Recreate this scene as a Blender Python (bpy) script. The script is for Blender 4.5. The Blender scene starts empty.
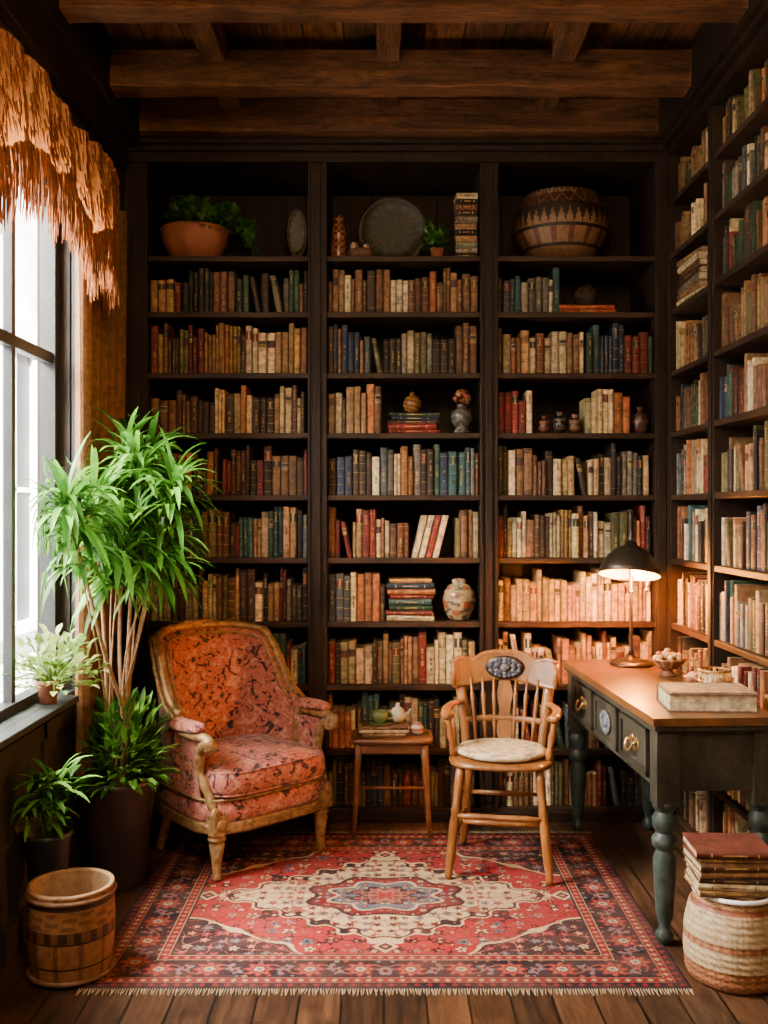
import bpy, math, random
import numpy as np
from mathutils import Matrix, Vector
R=random.Random(11)
pi=math.pi; sin=math.sin; cos=math.cos
D=4.85      # bookcase front plane
XL=-1.26    # left wall
XR=1.377    # right bookcase front

# ---------------------------------------------------------------- materials
def newmat(name):
    m=bpy.data.materials.new(name); m.use_nodes=True
    nt=m.node_tree; p=nt.nodes['Principled BSDF']
    return m,nt,p
def mapping(nt,scale=(1,1,1),coord='Object'):
    tc=nt.nodes.new('ShaderNodeTexCoord'); mp=nt.nodes.new('ShaderNodeMapping')
    mp.inputs['Scale'].default_value=scale
    nt.links.new(tc.outputs[coord],mp.inputs[0]); return mp.outputs[0]
def noise(nt,vec,scale,detail=4,rough=.6,dist=0):
    n=nt.nodes.new('ShaderNodeTexNoise'); n.inputs['Scale'].default_value=scale
    n.inputs['Detail'].default_value=detail; n.inputs['Roughness'].default_value=rough
    n.inputs['Distortion'].default_value=dist
    nt.links.new(vec,n.inputs['Vector']); return n.outputs['Fac']
def ramp(nt,fac,stops):
    r=nt.nodes.new('ShaderNodeValToRGB'); e=r.color_ramp.elements
    while len(e)<len(stops): e.new(.5)
    for i,(p,c) in enumerate(stops):
        e[i].position=p; e[i].color=(*c,1)
    nt.links.new(fac,r.inputs[0]); return r.outputs[0]
def mix(nt,a,b,fac,mode='MIX'):
    m=nt.nodes.new('ShaderNodeMix'); m.data_type='RGBA'; m.blend_type=mode
    for s,v in ((m.inputs[0],fac),(m.inputs[6],a),(m.inputs[7],b)):
        if hasattr(v,'is_output'): nt.links.new(v,s)
        elif isinstance(v,(tuple,list)): s.default_value=(*v,1)
        else: s.default_value=v
    return m.outputs[2]
def bump(nt,p,h,strength=.3,dist=.005):
    b=nt.nodes.new('ShaderNodeBump'); b.inputs['Strength'].default_value=strength
    b.inputs['Distance'].default_value=dist
    nt.links.new(h,b.inputs['Height']); nt.links.new(b.outputs[0],p.inputs['Normal'])
def wood(name,c1,c2,scale=(3,3,30),rough=.45,b=.3,coat=0,spec=.5,knots=0):
    m,nt,p=newmat(name); v=mapping(nt,scale)
    n=noise(nt,v,2.2,6,.65,.6); n2=noise(nt,mapping(nt,(1,1,1)),2.5,3)
    c=ramp(nt,n,[(.3,c1),(.7,c2)])
    c=mix(nt,c,ramp(nt,n2,[(.3,(.55,.55,.55)),(.7,(1.2,1.2,1.2))]),1,'MULTIPLY')
    if knots:
        n3=noise(nt,mapping(nt,(scale[0]*2.2,scale[1]*2.2,scale[2]*2.2)),2.6,6,.75,1.2)
        c=mix(nt,c,ramp(nt,n3,[(.36,(.22,.18,.16)),(.5,(1,1,1)),(.68,(1.45,1.35,1.25))]),knots,'MULTIPLY')
    nt.links.new(c,p.inputs['Base Color']); p.inputs['Roughness'].default_value=rough
    p.inputs['Coat Weight'].default_value=coat; p.inputs['Specular IOR Level'].default_value=spec
    bump(nt,p,n,b,.006 if knots else .003); return m
def plain(name,c,rough=.5,metal=0,mott=.25,nscale=20,b=.1,emit=0,ec=None,spec=.5):
    m,nt,p=newmat(name); v=mapping(nt)
    n=noise(nt,v,nscale,4)
    lo=tuple(x*(1-mott) for x in c); hi=tuple(min(1,x*(1+mott)) for x in c)
    nt.links.new(ramp(nt,n,[(.3,lo),(.7,hi)]),p.inputs['Base Color'])
    p.inputs['Roughness'].default_value=rough; p.inputs['Metallic'].default_value=metal
    p.inputs['Specular IOR Level'].default_value=spec
    if b: bump(nt,p,n,b,.003)
    if emit:
        p.inputs['Emission Color'].default_value=(*(ec or c),1); p.inputs['Emission Strength'].default_value=emit
    return m
def attr(name,rough=.6,mott=.35,nscale=40,b=.15,trans=0,sheen=0,spec=.5,dusty=None):
    m,nt,p=newmat(name); a=nt.nodes.new('ShaderNodeAttribute'); a.attribute_name='Col'
    n=noise(nt,mapping(nt),nscale,4)
    c=mix(nt,a.outputs['Color'],ramp(nt,n,[(.3,(1-mott,)*3),(.7,(1+mott*.6,)*3)]),1,'MULTIPLY')
    if dusty:
        n4=noise(nt,mapping(nt,(1,2.2,1)),3.0,5,.7); r=ramp(nt,n4,[(.35,(0,0,0)),(.75,(.42,.42,.42))])
        c=mix(nt,c,dusty,r)
    nt.links.new(c,p.inputs['Base Color']); p.inputs['Roughness'].default_value=rough
    p.inputs['Specular IOR Level'].default_value=spec
    if b: bump(nt,p,n,b,.003)
    if sheen: p.inputs['Sheen Weight'].default_value=sheen
    if trans:
        out=nt.nodes['Material Output']; t=nt.nodes.new('ShaderNodeBsdfTranslucent'); ms=nt.nodes.new('ShaderNodeMixShader')
        nt.links.new(c,t.inputs[0]); ms.inputs[0].default_value=trans
        nt.links.new(p.outputs[0],ms.inputs[1]); nt.links.new(t.outputs[0],ms.inputs[2]); nt.links.new(ms.outputs[0],out.inputs[0])
    return m
def planks(name,c1,c2,pw,pl,along='Y',rough=.4,spec=.5):
    m,nt,p=newmat(name)
    tc=nt.nodes.new('ShaderNodeTexCoord'); mp=nt.nodes.new('ShaderNodeMapping')
    if along=='Y': mp.inputs['Rotation'].default_value=(0,0,pi/2)
    nt.links.new(tc.outputs['Object'],mp.inputs[0])
    br=nt.nodes.new('ShaderNodeTexBrick'); nt.links.new(mp.outputs[0],br.inputs['Vector'])
    br.inputs['Scale'].default_value=1; br.inputs['Brick Width'].default_value=pl; br.inputs['Row Height'].default_value=pw
    br.inputs['Mortar Size'].default_value=.004; br.inputs['Color1'].default_value=(.45,.45,.45,1); br.inputs['Color2'].default_value=(1.35,1.25,1.15,1)
    br.inputs['Mortar'].default_value=(.06,.045,.04,1); br.offset=.37
    sc=(18,1.3,18) if along=='Y' else (1.3,18,18)
    n=noise(nt,mapping(nt,sc),2,6,.65,.8)
    c=ramp(nt,n,[(.3,c1),(.7,c2)]); n2=noise(nt,mapping(nt),1.7,3); n3=noise(nt,mapping(nt,(2,.6,1)),9,6,.75)
    c=mix(nt,c,br.outputs['Color'],1,'MULTIPLY')
    c=mix(nt,c,ramp(nt,n2,[(.3,(.5,.5,.5)),(.7,(1.15,1.15,1.15))]),1,'MULTIPLY')
    c=mix(nt,c,ramp(nt,n3,[(.38,(.35,.32,.30)),(.58,(1,1,1))]),.9,'MULTIPLY')
    nt.links.new(c,p.inputs['Base Color']); p.inputs['Roughness'].default_value=rough; p.inputs['Specular IOR Level'].default_value=spec
    bump(nt,p,n,.5,.003); return m
def floral(name,base,dark,light,scale=26):
    m,nt,p=newmat(name); v=mapping(nt)
    n=noise(nt,v,scale*.55,3,.5,1.2); n3=noise(nt,v,scale*1.6,3,.6,.4)
    vo=nt.nodes.new('ShaderNodeTexVoronoi'); vo.inputs['Scale'].default_value=scale; nt.links.new(v,vo.inputs['Vector'])
    c=ramp(nt,n,[(.38,dark),(.43,base),(.56,base),(.62,light)])
    c2=ramp(nt,vo.outputs['Distance'],[(.10,(.22,.16,.22)),(.2,(.7,.5,.5)),(.3,(1,1,1))])
    c=mix(nt,c,c2,.65,'MULTIPLY')
    c=mix(nt,c,ramp(nt,n3,[(.37,(.35,.28,.35)),(.45,(1,1,1))]),.75,'MULTIPLY')
    nt.links.new(c,p.inputs['Base Color']); p.inputs['Roughness'].default_value=.85; p.inputs['Sheen Weight'].default_value=.15
    bump(nt,p,noise(nt,v,300,2),.2,.002); return m

M={}
M['shelf']=wood('dark_walnut',(.0070,.0034,.0017),(.027,.0125,.0058),(6,6,1.5),.6,.3,0,.22)
M['shelfh']=wood('dark_walnut_boards',(.014,.0068,.0034),(.055,.0255,.0115),(1.5,6,8),.55,.3,0,.25)
M['beam']=wood('beam_wood',(.034,.011,.0038),(.19,.072,.021),(1.5,10,10),.7,1.0,0,.25,.8)
M['joist']=wood('joist_wood',(.034,.011,.0038),(.19,.072,.021),(10,1.5,10),.7,1.0,0,.25,.8)
M['ceil']=planks('ceiling_planks',(.070,.022,.007),(.28,.105,.031),.17,2.3,'Y',.7,.2)
M['floor']=planks('floor_planks',(.030,.0135,.0065),(.125,.060,.029),.13,1.9,'Y',.42,.4)
M['wall']=plain('dark_wall_paint',(.022,.016,.011),.7,0,.3,6,spec=.25)
M['wframe']=plain('window_paint',(.018,.021,.021),.5,0,.25,12,spec=.3)
M['vc']=attr('painted_multicolour',.55,spec=.35)
M['vcg']=attr('glazed_multicolour',.22,.25)
M['book']=attr('book_cloth',.6,.6,38,.2,spec=.3)
M['leaf']=attr('leaf',.42,.25,25,.05,.35,spec=.35)
M['fab']=attr('cloth_fringe',.9,.35,70,.2,.45,.1,spec=.2)
M['floral']=floral('floral_upholstery',(.42,.115,.078),(.032,.014,.022),(.52,.24,.165),44)
M['gilt']=plain('gilded_wood',(.30,.165,.065),.42,.25,.6,45,.5)
M['oak']=wood('honey_wood',(.13,.040,.007),(.36,.13,.026),(8,8,1.5),.35,.15,.25)
M['oakt']=wood('chestnut_wood',(.12,.038,.012),(.25,.092,.028),(2,10,10),.4,.15,.15)
M['deskp']=wood('green_grey_paint',(.012,.0105,.0068),(.050,.045,.031),(4,4,2),.5,.3,0,.35,.5)
M['deskleg']=plain('teal_grey_paint',(.026,.038,.034),.45,0,.6,22,.3,spec=.35)
M['desktop']=wood('desk_top_wood',(.060,.021,.005),(.19,.072,.018),(9,1.5,9),.32,.15,.2)
M['brass']=plain('aged_brass',(.45,.29,.12),.35,.9,.3,40)
M['bronze']=plain('dark_bronze',(.045,.033,.022),.38,.75,.3,30)
M['potdark']=plain('charcoal_pot',(.045,.032,.030),.35,0,.3,8)
M['potblack']=plain('black_pot',(.020,.022,.024),.35,0,.3,8)
M['soil']=plain('soil',(.03,.018,.011),.95,0,.5,60,.6)
M['bark']=plain('pale_bark',(.26,.15,.07),.8,0,.4,50,.5)
M['terra']=plain('terracotta',(.30,.09,.04),.7,0,.3,14,.15)
M['bulb']=plain('warm_bulb',(1,.6,.25),.5,0,0,1,0,45,(1,.52,.12))
M['shadein']=plain('shade_lining',(.80,.40,.10),.5,0,.1,5)
M['stone']=plain('outdoor_stone',(.78,.76,.72),.9,0,.35,2.2,.4)
M['cream']=plain('cream_ceramic',(.50,.42,.29),.4,0,.2,30)
M['green']=plain('green_glaze',(.10,.14,.05),.25,0,.2,30)
M['curtain']=attr('linen_curtain',.9,.4,40,.2,.30,.05,spec=.2)
m,nt,p=newmat('window_glass'); tr=nt.nodes.new('ShaderNodeBsdfTransparent'); gl=nt.nodes.new('ShaderNodeBsdfGlossy'); gl.inputs['Roughness'].default_value=.02
ms=nt.nodes.new('ShaderNodeMixShader'); ms.inputs[0].default_value=.05
nt.links.new(tr.outputs[0],ms.inputs[1]); nt.links.new(gl.outputs[0],ms.inputs[2]); nt.links.new(ms.outputs[0],nt.nodes['Material Output'].inputs[0]); M['glass']=m

# ---------------------------------------------------------------- builder
class B:
    def __init__(s): s.v=[];s.f=[];s.c=[];s.m=[];s.s=[];s.mats=[];s.mi=0;s.col=(1,1,1);s.M=Matrix();s.sm=False
    def use(s,k,col=None):
        mt=M[k]
        if mt not in s.mats: s.mats.append(mt)
        s.mi=s.mats.index(mt)
        if col: s.col=col
        return s
    def add(s,vs,fs,sm=False,cols=None):
        o=len(s.v); MM=s.M
        s.v.extend([tuple(MM@Vector(v)) for v in vs])
        for i,f in enumerate(fs):
            s.f.append(tuple(o+k for k in f)); s.c.append(cols[i] if cols else s.col); s.m.append(s.mi); s.s.append(sm)
    def box(s,x0,x1,y0,y1,z0,z1):
        vs=[(x,y,z) for x in (x0,x1) for y in (y0,y1) for z in (z0,z1)]
        s.add(vs,[(0,1,3,2),(4,6,7,5),(0,4,5,1),(2,3,7,6),(0,2,6,4),(1,5,7,3)])
    def cbox(s,c,d): s.box(c[0]-d[0]/2,c[0]+d[0]/2,c[1]-d[1]/2,c[1]+d[1]/2,c[2]-d[2]/2,c[2]+d[2]/2)
    def lathe(s,prof,c=(0,0,0),seg=28,cf=None,n=0,sm=True,rf=None,sx=1,sy=1,cap=True):
        if n:
            L=[0]
            for a,b in zip(prof,prof[1:]): L.append(L[-1]+math.hypot(a[0]-b[0],a[1]-b[1]))
            t=np.linspace(0,L[-1],n); rr=np.interp(t,L,[p[0] for p in prof]); zz=np.interp(t,L,[p[1] for p in prof]); prof=list(zip(rr,zz))
        vs=[];fs=[];cols=[]
        for i,(r,z) in enumerate(prof):
            for j in range(seg):
                a=2*pi*j/seg; q=r*(rf(a,z) if rf else 1)
                vs.append((c[0]+q*cos(a)*sx,c[1]+q*sin(a)*sy,c[2]+z))
        for i in range(len(prof)-1):
            for j in range(seg):
                k=(j+1)%seg; fs.append((i*seg+j,i*seg+k,(i+1)*seg+k,(i+1)*seg+j))
                cols.append(cf(i/(len(prof)-1),j/seg) if cf else s.col)
        if cap and prof[0][0]>2e-3: fs.append(tuple(range(seg))[::-1]); cols.append(cols[0])
        if cap and prof[-1][0]>2e-3: fs.append(tuple((len(prof)-1)*seg+j for j in range(seg))); cols.append(cols[-1])
        s.add(vs,fs,sm,cols)
    def tube(s,P,r,seg=8,ell=(1,1),cap=True,ref=None):
        P=[Vector(p) for p in P]; n=len(P); rr=list(r) if hasattr(r,'__len__') else [r]*n
        vs=[];fs=[];nr=None
        for i in range(n):
            t=(P[min(i+1,n-1)]-P[max(i-1,0)]).normalized()
            if nr is None:
                rf=Vector(ref) if ref else (Vector((0,0,1)) if abs(t.z)<.9 else Vector((1,0,0)))
                nr=t.cross(rf).normalized()
            nr=(nr-t*nr.dot(t)).normalized(); bb=t.cross(nr)
            for j in range(seg):
                a=2*pi*j/seg; vs.append(P[i]+nr*(cos(a)*rr[i]*ell[0])+bb*(sin(a)*rr[i]*ell[1]))
        for i in range(n-1):
            for j in range(seg):
                k=(j+1)%seg; fs.append((i*seg+j,i*seg+k,(i+1)*seg+k,(i+1)*seg+j))
        if cap: fs.append(tuple(range(seg))[::-1]); fs.append(tuple((n-1)*seg+j for j in range(seg)))
        s.add(vs,fs,True)
    def turned(s,p0,p1,prof,seg=14):
        p0=Vector(p0);p1=Vector(p1)
        s.tube([p0.lerp(p1,t) for t,_ in prof],[r for _,r in prof],seg)
    def superq(s,c,d,e1=.35,e2=.35,nu=40,nv=20,df=None):
        f=lambda x,e:math.copysign(abs(x)**e,x)
        vs=[];fs=[]
        for i in range(nv+1):
            a=-pi/2+pi*i/nv
            for j in range(nu):
                b=2*pi*j/nu
                v=(d[0]/2*f(cos(a),e1)*f(cos(b),e2),d[1]/2*f(cos(a),e1)*f(sin(b),e2),d[2]/2*f(sin(a),e1))
                if df: v=df(*v)
                vs.append((v[0]+c[0],v[1]+c[1],v[2]+c[2]))
        for i in range(nv):
            for j in range(nu):
                k=(j+1)%nu; fs.append((i*nu+j,i*nu+k,(i+1)*nu+k,(i+1)*nu+j))
        s.add(vs,fs,True)
    def ball(s,c,r,sc=(1,1,1),cf=None,seg=24,n=14):
        s.lathe([(r*cos(-pi/2+pi*i/n)+1e-5,r*sc[2]*sin(-pi/2+pi*i/n)) for i in range(n+1)],c,seg,cf,sx=sc[0],sy=sc[1])
    def grid(s,fn,nu,nv,cf=None):
        vs=[fn(i/nu,j/nv) for j in range(nv+1) for i in range(nu+1)]
        fs=[];cols=[]
        for j in range(nv):
            for i in range(nu):
                a=j*(nu+1)+i; fs.append((a,a+1,a+nu+2,a+nu+1)); cols.append(cf(i/nu,j/nv) if cf else s.col)
        s.add(vs,fs,True,cols)
    def leaf(s,p,d,L,W,droop=.3,col=(.1,.3,.05),n=6,xmin=None,ymax=None):
        p=Vector(p); d=Vector(d).normalized(); vs=[];fs=[]
        up=Vector((0,0,1)); side=d.cross(up)
        if side.length<.05: side=Vector((1,0,0))
        side.normalize()
        for i in range(n+1):
            t=i/n; w=W*.5*max(.04,(sin(pi*min(1,t*.92+.08))**.75))
            nr=side.cross(d).normalized()
            for q in (p-side*w+nr*w*.35,p,p+side*w+nr*w*.35):
                q=q.copy()
                if xmin is not None and q.x<xmin: q.x=xmin+ (xmin-q.x)*.05
                if ymax is not None and q.y>ymax: q.y=ymax-(q.y-ymax)*.05
                vs.append(q)
            p=p+d*(L/n); d=(d+Vector((0,0,-droop/n*2))).normalized()
        for i in range(n):
            a=i*3; fs+= [(a,a+1,a+4,a+3),(a+1,a+2,a+5,a+4)]
        s.add(vs,fs,True,[col]*len(fs))
    def done(s,name,loc=(0,0,0),rz=0,bevel=0,parent=None,sub=0):
        me=bpy.data.meshes.new(name); me.from_pydata(s.v,[],s.f)
        for mt in s.mats: me.materials.append(mt)
        me.polygons.foreach_set('material_index',s.m); me.polygons.foreach_set('use_smooth',s.s)
        ca=me.color_attributes.new('Col','FLOAT_COLOR','CORNER')
        cnt=[len(f) for f in s.f]; arr=np.repeat(np.array([(*c[:3],1.) for c in s.c],dtype=np.float32),cnt,axis=0)
        ca.data.foreach_set('color',arr.ravel()); me.update()
        o=bpy.data.objects.new(name,me); bpy.context.collection.objects.link(o); o.location=loc; o.rotation_euler=(0,0,rz)
        if bevel:
            md=o.modifiers.new('bevel','BEVEL'); md.width=bevel; md.segments=2; md.limit_method='ANGLE'; md.angle_limit=math.radians(50)
        if parent: o.parent=parent
        return o
def cat(P,n=8):
    P=[Vector(p) for p in P]; out=[]
    for i in range(len(P)-1):
        p0=P[max(i-1,0)];p1=P[i];p2=P[i+1];p3=P[min(i+2,len(P)-1)]
        for k in range(n):
            t=k/n; out.append(.5*((2*p1)+(p2-p0)*t+(2*p0-5*p1+4*p2-p3)*t*t+(3*p1-p0-3*p2+p3)*t**3))
    out.append(P[-1]); return out
def jit(c,a=.25):
    k=1+R.uniform(-a,a); return tuple(max(0,x*k*(1+R.uniform(-.06,.06))) for x in c)

# ---------------------------------------------------------------- room shell
CZ=3.52
b=B().use('floor'); b.box(-1.6,1.9,-1.3,5.6,-.06,0); b.done('floor')
b=B().use('ceil'); b.box(-1.6,1.9,-1.3,5.6,CZ,CZ+.08); b.done('ceiling')
b=B().use('wall'); b.box(-1.6,1.9,5.38,5.5,0,CZ); b.done('wall_back')
b=B().use('wall'); b.box(1.70,1.85,-1.2,5.38,0,CZ); b.done('wall_right')
b=B().use('wall'); b.box(-1.6,1.9,-1.32,-1.2,0,CZ); b.done('wall_front')
b=B().use('wall')
WY0,WY1,WZ0,WZ1=1.9,4.04,.76,2.78
WT=.14
b.box(XL-WT,XL,-1.2,5.38,0,WZ0); b.box(XL-WT,XL,-1.2,5.38,WZ1,CZ)
b.box(XL-WT,XL,WY1,5.38,WZ0,WZ1); b.box(XL-WT,XL,-1.2,WY0,WZ0,WZ1)
for y in np.arange(1.2,4.7,.62):
    b.box(XL,XL+.012,y,y+.03,.12,.72)
b.box(XL,XL+.012,-1.2,4.8,.66,.72)
b.done('wall_left')
b=B().use('wall'); b.box(XL,XL+.014,-1.2,D,0,.12); b.done('baseboard_left',bevel=.003)
# window
b=B().use('wframe'); xw=-1.34
def wb(y0,y1,z0,z1,t=.03): b.box(xw-t,xw+t,y0,y1,z0,z1)
wb(WY0,WY1,WZ0,WZ0+.06);wb(WY0,WY1,WZ1-.06,WZ1);wb(WY0,WY0+.06,WZ0,WZ1);wb(WY1-.05,WY1,WZ0,WZ1)
for y in (2.5,3.05,3.58): wb(y-.017,y+.017,WZ0,WZ1,.017)
wb(WY0,WY1,2.09,2.135,.02)
b.box(XL-.01,XL+.018,WY1,WY1+.09,WZ0,WZ1+.09); b.box(XL-.01,XL+.018,WY0-.09,WY0,WZ0,WZ1+.09); b.box(XL-.01,XL+.018,WY0,WY1,WZ1,WZ1+.09)
b.use('glass'); b.box(xw-.002,xw+.002,WY0+.02,WY1-.02,WZ0+.02,WZ1-.02)
b.done('window_1',bevel=.004)
b=B().use('wframe'); b.box(xw+.03,XL+.015,WY0,WY1,WZ0-.001,WZ0+.025); b.box(XL+.01,XL+.07,3.05,3.91,WZ0-.001,WZ0+.025); b.done('trim_window_sill',bevel=.005)
# exterior
b=B().use('stone'); b.box(-3.9,-3.7,-2,14,-1,7)
b.done('exterior_building_wall')
b=B().use('stone')
for y in (7.0,9.4,11.8):
    b.box(-3.7,-3.6,y,y+.12,.4,3.2); b.box(-3.7,-3.6,y+1,y+1.12,.4,3.2); b.box(-3.7,-3.58,y-.1,y+1.22,3.2,3.4); b.box(-3.7,-3.56,y-.1,y+1.22,.3,.4)
    b.box(-3.7,-3.66,y+.53,y+.58,.4,3.2); b.box(-3.7,-3.66,y+.12,y+1,1.7,1.75)
b.use('wframe')
for y in (7.0,9.4,11.8): b.box(-3.7,-3.68,y+.12,y+1,.4,3.2)
b.done('exterior_window_surround')
b=B().use('stone'); b.box(-3.9,-1.6,-2,14,-1.1,-1); b.done('exterior_ground')
# crown trims
b=B().use('shelf'); b.box(XL,XL+.05,-1.2,D-.1,3.12,3.3); b.box(XL,XL+.10,-1.2,D-.1,3.24,CZ); b.done('trim_crown_left',bevel=.008)
# beams
for y in (2.3,2.95,3.62,4.28,4.78):
    b=B().use('beam'); h=.155
    vs=[];fs=[];n=40
    for i in range(n+1):
        x=-1.155+2.45*i/n
        w=.060+.0012*sin(i*1.3+y*3); zz=3.296+.0015*sin(i*.9+y*5)
        vs+= [(x,-w,zz+.0015*sin(i*2.1)),(x,w,zz),(x,w,zz+h),(x,-w,zz+h)]
    for i in range(n):
        for k in range(4): fs.append((i*4+k,i*4+(k+1)%4,i*4+4+(k+1)%4,i*4+4+k))
    fs+=[(0,1,2,3),(n*4+3,n*4+2,n*4+1,n*4)]
    b.add(vs,fs); b.done('ceiling_beam',(0,y,0),bevel=.004)
for x in (-.72,0.02,.76):
    b=B().use('joist'); b.box(-.05,.05,-1.2,4.88,3.40,CZ); b.done('ceiling_joist',(x,0,0),bevel=.008)

# ---------------------------------------------------------------- books
PAL=dict(cream=(.44,.30,.14),ivory=(.56,.42,.23),tan=(.26,.13,.050),brown=(.12,.048,.019),dark=(.038,.020,.011),black=(.014,.011,.009),
 maroon=(.125,.016,.011),red=(.20,.020,.013),green=(.024,.052,.026),teal=(.026,.068,.066),navy=(.018,.027,.050),orange=(.32,.10,.026),grey=(.17,.14,.10),gold=(.35,.19,.045),pink=(.25,.08,.05),olive=(.09,.075,.025),slate=(.07,.08,.08))
SETS={
 'darkgold':['black','dark','green','dark','brown','black','maroon','olive','tan','grey'],
 'cream':['cream','ivory','cream','tan','orange','brown','cream','dark','tan','brown'],
 'warm':['tan','orange','brown','cream','tan','maroon','gold','ivory','olive','dark'],
 'gold':['tan','cream','gold','cream','ivory','gold','orange','tan','brown'],
 'tealc':['teal','dark','teal','cream','ivory','black','grey','slate'],
 'green':['green','red','teal','green','navy','maroon'],
 'red':['maroon','red','brown','pink','cream','tan','dark','brown','ivory'],
 'mixc':['cream','ivory','dark','tan','grey','brown','cream','black','maroon','olive','tan','brown'],
 'mixd':['dark','brown','navy','teal','tan','black','green','cream','maroon','grey','slate','ivory','olive','brown'],
 'blue':['teal','navy','dark','grey','cream','dark','green','orange','slate','ivory','brown','cream'],
 'all':list(PAL),
}
GOLD=(.42,.25,.07)
def lp(a,b,t): return tuple(x+(y-x)*t for x,y in zip(a,b))
def book(b,x,w,h,d,y,z,col,lean=0):
    st=R.random(); cx=[0,.12,.38,.62,.88,1]; yo=[.006,.0018,0,0,.0018,.006]
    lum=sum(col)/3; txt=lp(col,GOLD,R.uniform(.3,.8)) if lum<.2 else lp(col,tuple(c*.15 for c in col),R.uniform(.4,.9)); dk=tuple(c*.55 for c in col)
    if st<.34:
        g=.012
        E=[0,.06,.06+g,.28,.28+g,.49,.49+g,.70,.70+g,.88,.88+g,.95,1]; lab=R.choice([dk,(.14,.015,.012),(.02,.03,.02),col])
        C=[col,txt,col,txt,col,txt,col,txt,lab,txt,col,col]; T=[0]*12; T[8]=1
    elif st<.74:
        m0=R.uniform(.15,.4); sp=R.uniform(.025,.045)
        E=[0,.08,.09]+[m0+sp*i for i in range(11)]+[.91,.92,1]; C=[col,txt,col]+[None]*10+[col,txt,col]; T=[0]*len(C)
        for i in range(3,13):
            C[i]=col; T[i]=1 if (R.random()<.7) else 0
    elif st<.86:
        lb=R.choice([(.42,.30,.16),GOLD,(.1,.02,.02),(.3,.2,.1)]); E=[0,.1,.11,.64,.655,.67,.685,.70,.72,.80,.82,.9,1]
        C=[col,dk,col,lb,lb,lb,lb,lb,lb,lb,col,col]; T=[0,0,0,0,2,0,2,0,2,0,0,0]
    else:
        E=[0,.12,.13,.86,.87,1]; C=[dk,txt,col,txt,dk]; T=[0]*5
    Rz=len(E); vs=[];fs=[];cols=[]
    sh=lambda zz: lean*zz
    for e in E:
        for cxx,yy in zip(cx,yo): vs.append((x+cxx*w+sh(e*h),y+yy,z+e*h))
    for i in range(Rz-1):
        for j in range(5):
            a=i*6+j; fs.append((a,a+1,a+7,a+6)); c=C[i]
            if j==2 and T[i]==1: c=txt if R.random()<.8 else col
            if j in(1,2,3) and T[i]==2: c=(.04,.03,.02)
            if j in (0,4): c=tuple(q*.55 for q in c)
            cols.append(c)
    o=len(vs); pg=(.38,.27,.14)
    for zz in (0,h):
        for xx in (0,.1*w,.9*w,w): vs.append((x+xx+sh(zz),y+d,z+zz))
    top=(Rz-1)*6
    fs+=[(0,6*(Rz-1),o+4,o),(5,o+3,o+7,top+5)]; cols+=[col,col]
    fs+=[(top,top+1,o+5,o+4),(top+1,top+2,top+3,top+4,o+6,o+5),(top+4,top+5,o+7,o+6)]; cols+=[col,pg,col]
    fs+=[(o,o+1,1,0),(o+1,o+2,4,3,2,1),(o+2,o+3,5,4)]; cols+=[col,pg,col]
    fs+=[(o,o+4,o+7,o+3)]; cols+=[pg]
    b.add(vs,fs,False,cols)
def row(b,x0,x1,z,hmax,pal,yf=.03,dens=1.0):
    x=x0+.004; names=SETS[pal]; 
    while x<x1-.02:
        run=R.choice([1,1,1,1,1,2,2,3]) ; nm=R.choice(names); base=jit(PAL[nm],.45); hh=R.uniform(.60,.94)*hmax; ww=R.uniform(.015,.040)
        for _ in range(run):
            h=hh*(1+R.uniform(-.03,.03)) if run>1 else hh; w=ww*(1+R.uniform(-.12,.12))
            if x+w>x1-.003: 
                if x1-x>.014 and x1-x<.06: w=x1-x-.004
                else: return
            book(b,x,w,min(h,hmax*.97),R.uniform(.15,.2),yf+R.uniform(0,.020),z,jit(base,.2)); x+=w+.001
        if R.random()<.035 and x<x1-.12:
            w=R.uniform(.022,.032); h=hh*.95; l=-.2; x+=h*abs(l)+.002
            book(b,x,w,h,.17,yf+.004,z,jit(PAL[R.choice(names)],.3),l); x+=w+.002
def flatbook(b,cx,cy,z,L,W,t,rz,col,pg=(.42,.32,.19)):
    MM=b.M.copy(); b.M=MM@Matrix.Translation((cx,cy,z))@Matrix.Rotation(rz,4,'Z'); c=b.col
    b.col=col; e=min(.004,t*.12)
    b.box(-L/2,L/2,-W/2,W/2,0,e); b.box(-L/2,L/2,-W/2,W/2,t-e,t)
    n=6; vs=[];fs=[]
    for i in range(n+1):
        a=pi*i/n; vs+= [(-L/2,-W/2-.3*t*sin(a),t/2-t/2*cos(a)),(L/2,-W/2-.3*t*sin(a),t/2-t/2*cos(a))]
    for i in range(n): fs.append((2*i,2*i+1,2*i+3,2*i+2))
    cols=[col]*n; cols[2]=tuple(q*.7 for q in col)
    b.add(vs,fs,True,cols)
    b.col=GOLD if sum(col)<.6 else (.1,.05,.03)
    for xx in (-.3,.3): b.box(xx*L-.002,xx*L+.002,-W/2-.31*t,-W/2,t*.3,t*.7)
    b.box(-.16*L,.16*L,-W/2-.305*t,-W/2-.2*t,t*.42,t*.58)
    b.col=pg; b.box(-L/2+.004,L/2-.004,-W/2+.002,W/2-.004,e,t-e)
    b.col=c; b.M=MM
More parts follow.
